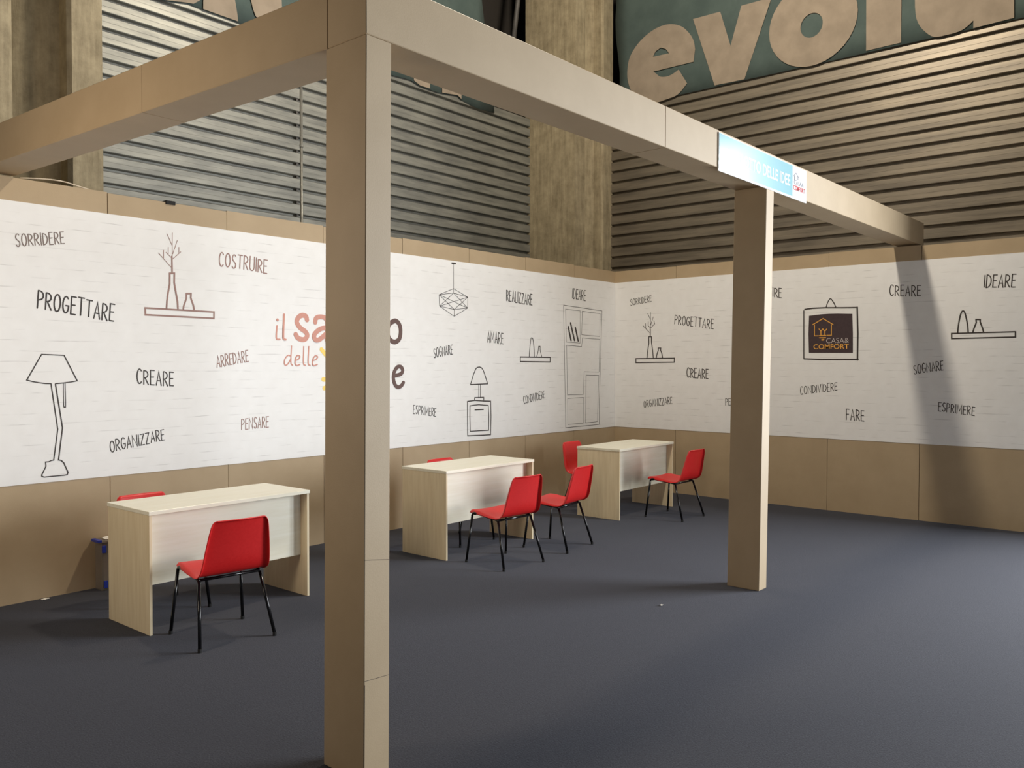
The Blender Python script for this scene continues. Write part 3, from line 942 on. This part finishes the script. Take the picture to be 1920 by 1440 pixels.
be = [(-0.47, 5.53), (-0.3, 5.528)] + [(0.213 + 0.35 * k, 5.521 - 0.0028 * k) for k in range(14)] + [(5.15, 5.481)]
bn = cloth('cloth_banner', be, 7.9, lambda i, t: (-0.05 * t + .035 * math.sin(9 * t) if i == 0 else 0), 'faded teal cloth banner with cream letters on the right hall wall', 'y', 0.80, 0)
EV3 = lambda u, v, h: (0.775 - h, -u, v)
sm2 = lambda P, a, b: P[:a] + [tuple(q) for q in smooth_path([(x, y, 0) for x, y in P[a:b]], n=5)] + P[b:]
cut = lambda P: [q[:2] for q in P]
EVO_E = cut(sm2(sm2(EVO_E, 20, 26), 1, 20))
EVO_U = cut(sm2(EVO_U, 1, 9))
lts = [fill(EVO_E, [EVO_EH], EV3, 0, .004), fill(EVO_V, [], EV3, 0, .004), fill([p for p in ell((2.44, 6.035), 0.565, 0.545)], [ell((2.435, 6.0), 0.142, 0.152)], EV3, 0, .004),
       fill(EVO_L, [], EV3, 0, .004), fill(EVO_U, [], EV3, 0, .004)]
for b_, ch in zip(lts, 'evolu'):
    obj('banner_letter', b_, CREAM, bn)['label'] = 'cream letter ' + ch
bl_ = cloth('cloth_banner', [(-6.2, 5.25)] + BAN_L_EDGE, 7.6, lambda i, t: (-0.42 * t if i == len(BAN_L_EDGE) else 0), 'faded teal cloth banner sagging on the left hall wall', 'x', 1.445, 0)
BL3 = lambda u, v, h: (u, 1.42 - h, v + 0.004)
for pts in BAN_L_LET:
    obj('banner_letter', fill(pts, [], BL3, 0, .004), CREAM, bl_)['label'] = 'cream letter fragment'

# ------------------------------------------------------------------ hall wall fittings
pp = empty('conduit_pipe', (-4.17, 1.44, 0))
tag(pp, 'thin vertical metal conduit pipe running up the grey ribbed wall', 'pipe')
bm = bmesh.new()
tube(bm, [(0, 0, 0.0), (0, 0, 5.2)], 0.016, 10)
obj('pipe_run', bm, PIPE, pp, smooth=True)
for z in (1.6, 3.0, 4.15, 5.1):
    bm = bmesh.new()
    tube(bm, [(0, 0, z - .012), (0, 0, z + .012)], 0.022, 12)
    add_box(bm, (-.035, .012, z - .01), (.035, .03, z + .01))
    obj('clamp', bm, PIPE, pp)
bm = bmesh.new()
add_box(bm, (-0.055, 0.016, 0), (-0.03, 0.028, 5.2))
obj('support_rail', bm, DARKM, pp)
br = bmesh.new()
tube(br, [(-0.60, 1.36, 6.30), (-0.32, 1.40, 7.75)], 0.035, 12)
tag(obj('steel_brace', br, DARKM, smooth=True), 'slanting steel brace in the dark gap beside the corner column', 'brace')
bm = bmesh.new()
tube(bm, smooth_path([(-7.56, 0.02, 3.012), (-7.42, 0.018, 3.03), (-7.28, 0.02, 3.036), (-7.16, 0.02, 3.018), (-7.08, 0.03, 3.008)], n=6), 0.005, 8)
tag(obj('cable', bm, EDGE, smooth=True), 'thin pale cable lying along the top of the left wall', 'cable')
bm = box((-6.50, -0.008, 2.982), (-6.42, 0.065, 3.012))
tag(obj('clamp_clip', bm, RUBBER, bevel=.003), 'small black clip gripping the top edge of the left wall', 'clip')

# ------------------------------------------------------------------ desks
DH, DW, DD = 0.778, 1.211, 0.568


def make_desk(name, label):
    t = empty(name, (0, 0, 0))
    tag(t, label, 'desk', 'desks along the left wall')
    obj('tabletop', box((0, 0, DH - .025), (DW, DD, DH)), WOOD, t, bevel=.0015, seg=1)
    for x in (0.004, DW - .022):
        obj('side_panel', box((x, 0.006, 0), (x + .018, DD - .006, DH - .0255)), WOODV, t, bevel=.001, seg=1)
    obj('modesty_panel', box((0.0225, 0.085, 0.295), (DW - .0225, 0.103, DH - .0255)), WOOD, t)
    return t


def dup(root, loc, rz, label):
    r = root.copy()
    COL.objects.link(r)
    r.location = loc
    r.rotation_euler = (0, 0, rz)
    r['label'] = label
    for ch in list(root.children):
        c = ch.copy()
        COL.objects.link(c)
        c.parent = r
        for g in ch.children:
            d = g.copy()
            COL.objects.link(d)
            d.parent = c
    return r


d0 = make_desk('office_desk', 'pale maple panel desk nearest the camera, left of the near post')
d0.location = (-7.355, -1.421, 0)
d0.rotation_euler = (0, 0, math.radians(.6))
dup(d0, (-4.722, -1.395, 0), math.radians(.17), 'pale maple panel desk in the middle, just right of the near post')
dup(d0, (-2.160, -1.495, 0), math.radians(1.1), 'pale maple panel desk farthest away, in the corner of the two walls')

# ------------------------------------------------------------------ chairs
def shell_bm():
    """one-piece moulded seat and back; rows run from the front lip to the top of the back:
    (y, z, half width, side flange forward, side flange up)"""
    prof = [(.232, .418, .176, 0, -.004), (.238, .430, .190, -.004, -.010), (.229, .443, .199, -.006, -.018), (.205, .450, .204, 0, -.024), (.16, .449, .207, 0, -.026), (.10, .442, .209, 0, -.024), (.03, .431, .211, 0, -.020),
            (-.04, .421, .213, 0, -.014), (-.095, .416, .215, -.003, -.010), (-.132, .420, .217, -.010, -.008), (-.160, .434, .217, -.020, -.004), (-.180, .462, .215, -.029, 0),
            (-.194, .510, .209, -.031, 0), (-.209, .575, .202, -.030, 0), (-.226, .640, .193, -.028, 0), (-.241, .695, .185, -.025, 0), (-.251, .728, .179, -.022, 0),
            (-.258, .750, .172, -.018, 0), (-.264, .763, .161, -.013, 0), (-.274, .769, .149, -.008, 0), (-.284, .766, .140, 0, 0)]
    us = [-1, -.95, -.9, -.86, -.82, -.76, -.62, -.42, -.2, 0, .2, .42, .62, .76, .82, .86, .9, .95, 1]
    bm = bmesh.new()
    g = []
    for y, z, w_, cf, cu in prof:
        row = []
        for u in us:
            a = abs(u)
            t_ = max(0.0, (a - .84) / .16)
            x = w_ * (a / .84 * .93 if a <= .84 else .93 + .07 * math.sin(t_ * math.pi / 2))
            e = t_ ** 1.15
            d = 1 - min(1, a / .84) ** 2
            row.append(bm.verts.new((math.copysign(x, u), y + cf * e - (0.014 * d if z > .5 else 0.014 * d * max(0, (z - .44) / .06) if y < -.15 else 0), z + cu * e - (0.007 * d if z < .455 and y > -.12 else 0))))
        g.append(row)
    for a, b in zip(g, g[1:]):
        for i in range(len(us) - 1):
            bm.faces.new((a[i], a[i + 1], b[i + 1], b[i]))
    return bm


def make_chair(label):
    t = empty('stacking_chair', (0, 0, 0))
    tag(t, label, 'chair', 'red stacking chairs at the desks')
    s = obj('seat_shell', shell_bm(), REDP, t, smooth=True)
    md = s.modifiers.new('thick', 'SOLIDIFY')
    md.thickness = .007
    md.offset = 0
    md2 = s.modifiers.new('sub', 'SUBSURF')
    md2.levels = md2.render_levels = 2
    for sx in (-1, 1):
        bm = bmesh.new()
        tube(bm, smooth_path([(sx * .204, .192, .404), (sx * .203, .180, .422), (sx * .201, .15, .428), (sx * .194, 0.03, .413), (sx * .192, -.085, .402), (sx * .193, -.118, .392)], n=5), .0105, 10)
        obj('side_rail', bm, BLACKT, t, smooth=True)
        for top, foot in (((sx * .204, .192, .406), (sx * .236, .232, 0.012)), ((sx * .193, -.117, .394), (sx * .236, -.232, 0.012))):
            bm = bmesh.new()
            tube(bm, [top, foot], .0105, 10)
            lg = obj('leg', bm, BLACKT, t, smooth=True)
            bm = bmesh.new()
            f = Vector(foot)
            tube(bm, [(f.x, f.y, 0.0), (f.x, f.y, .022)], .0125, 10)
            obj('foot_cap', bm, RUBBER, lg)
    for y, z in ((-.112, .396), (.172, .417)):
        bm = bmesh.new()
        tube(bm, [(-.196, y, z), (.196, y, z)], .009, 10)
        obj('cross_bar', bm, BLACKT, t, smooth=True)
    return t


r_ = math.radians
ch = make_chair('red plastic chair in front of the nearest desk, its back to the camera')
ch.location = (-7.043, -1.734, 0)
ch.rotation_euler = (0, 0, r_(-7.5))
for x, y, a, lab in ((-4.419, -1.802, -5, 'red plastic chair in front of the middle desk, overlapping its right end'),
                     (-3.605, -1.758, 7, 'red plastic chair standing between the middle desk and the far desk'),
                     (-1.532, -1.818, -1, 'red plastic chair in front of the far desk, beside the second post'),
                     (-1.66, -.75, 180, 'red plastic chair behind the far desk, back showing at its left end'),
                     (-4.02, -.88, 180, 'red plastic chair tucked behind the middle desk, only its top edge showing'),
                     (-7.01, -.88, 180, 'red plastic chair behind the nearest desk, facing the camera')):
    dup(ch, (x, y, 0), r_(a), lab)

# ------------------------------------------------------------------ storage box behind the near desk, litter
sb = empty('storage_box', (-7.085, -0.13, 0))
tag(sb, 'cloudy clear plastic storage box with blue latches behind the nearest desk', 'box')
bm = bmesh.new()
add_box(bm, (0, 0, 0.0), (.46, .11, .012))
for lo, hi in (((0, 0, .012), (.008, .11, .36)), ((.452, 0, .012), (.46, .11, .36)), ((.008, 0, .012), (.452, .008, .36)), ((.008, .102, .012), (.452, .11, .36))):
    add_box(bm, lo, hi)
obj('tub', bm, CLEAR, sb, bevel=.003)
obj('lid', box((-.022, -.014, .361), (.482, .124, .378)), CLEAR, sb, bevel=.005)
obj('latch', box((-.034, -.018, .366), (-.004, .10, .386)), BLUE, sb, bevel=.003)
obj('latch', box((.0, -.014, .285), (.03, -.001, .34)), BLUE, sb, bevel=.003)
obj('latch', box((.012, -.014, .02), (.04, -.001, .075)), BLUE, sb, bevel=.003)


def scrap(name, loc, sx, sy, label, seed):
    rr = random.Random(seed)
    bm = bmesh.new()
    n = 5
    g = [[bm.verts.new((sx * (i / n - .5), sy * (j / n - .5), .003 + rr.uniform(0, .18) * min(sx, sy))) for j in range(n + 1)] for i in range(n + 1)]
    for i in range(n):
        for j in range(n):
            bm.faces.new((g[i][j], g[i + 1][j], g[i + 1][j + 1], g[i][j + 1]))
    o = obj(name, bm, PAPER, loc=loc)
    md = o.modifiers.new('sheet', 'SOLIDIFY')
    md.thickness = .0015
    md.offset = 1
    return tag(o, label, 'paper')


scrap('paper_tissue', (-6.99, -.085, .3785), .13, .07, 'crumpled white tissue lying on the clear storage box', 3)
scrap('paper_scrap', (-7.45, -.05, 0), .05, .025, 'tiny pale paper scrap on the carpet against the left wall', 4)
scrap('paper_scrap', (-4.696, -3.497, 0), .025, .018, 'tiny white paper speck on the carpet left of the second post', 5)
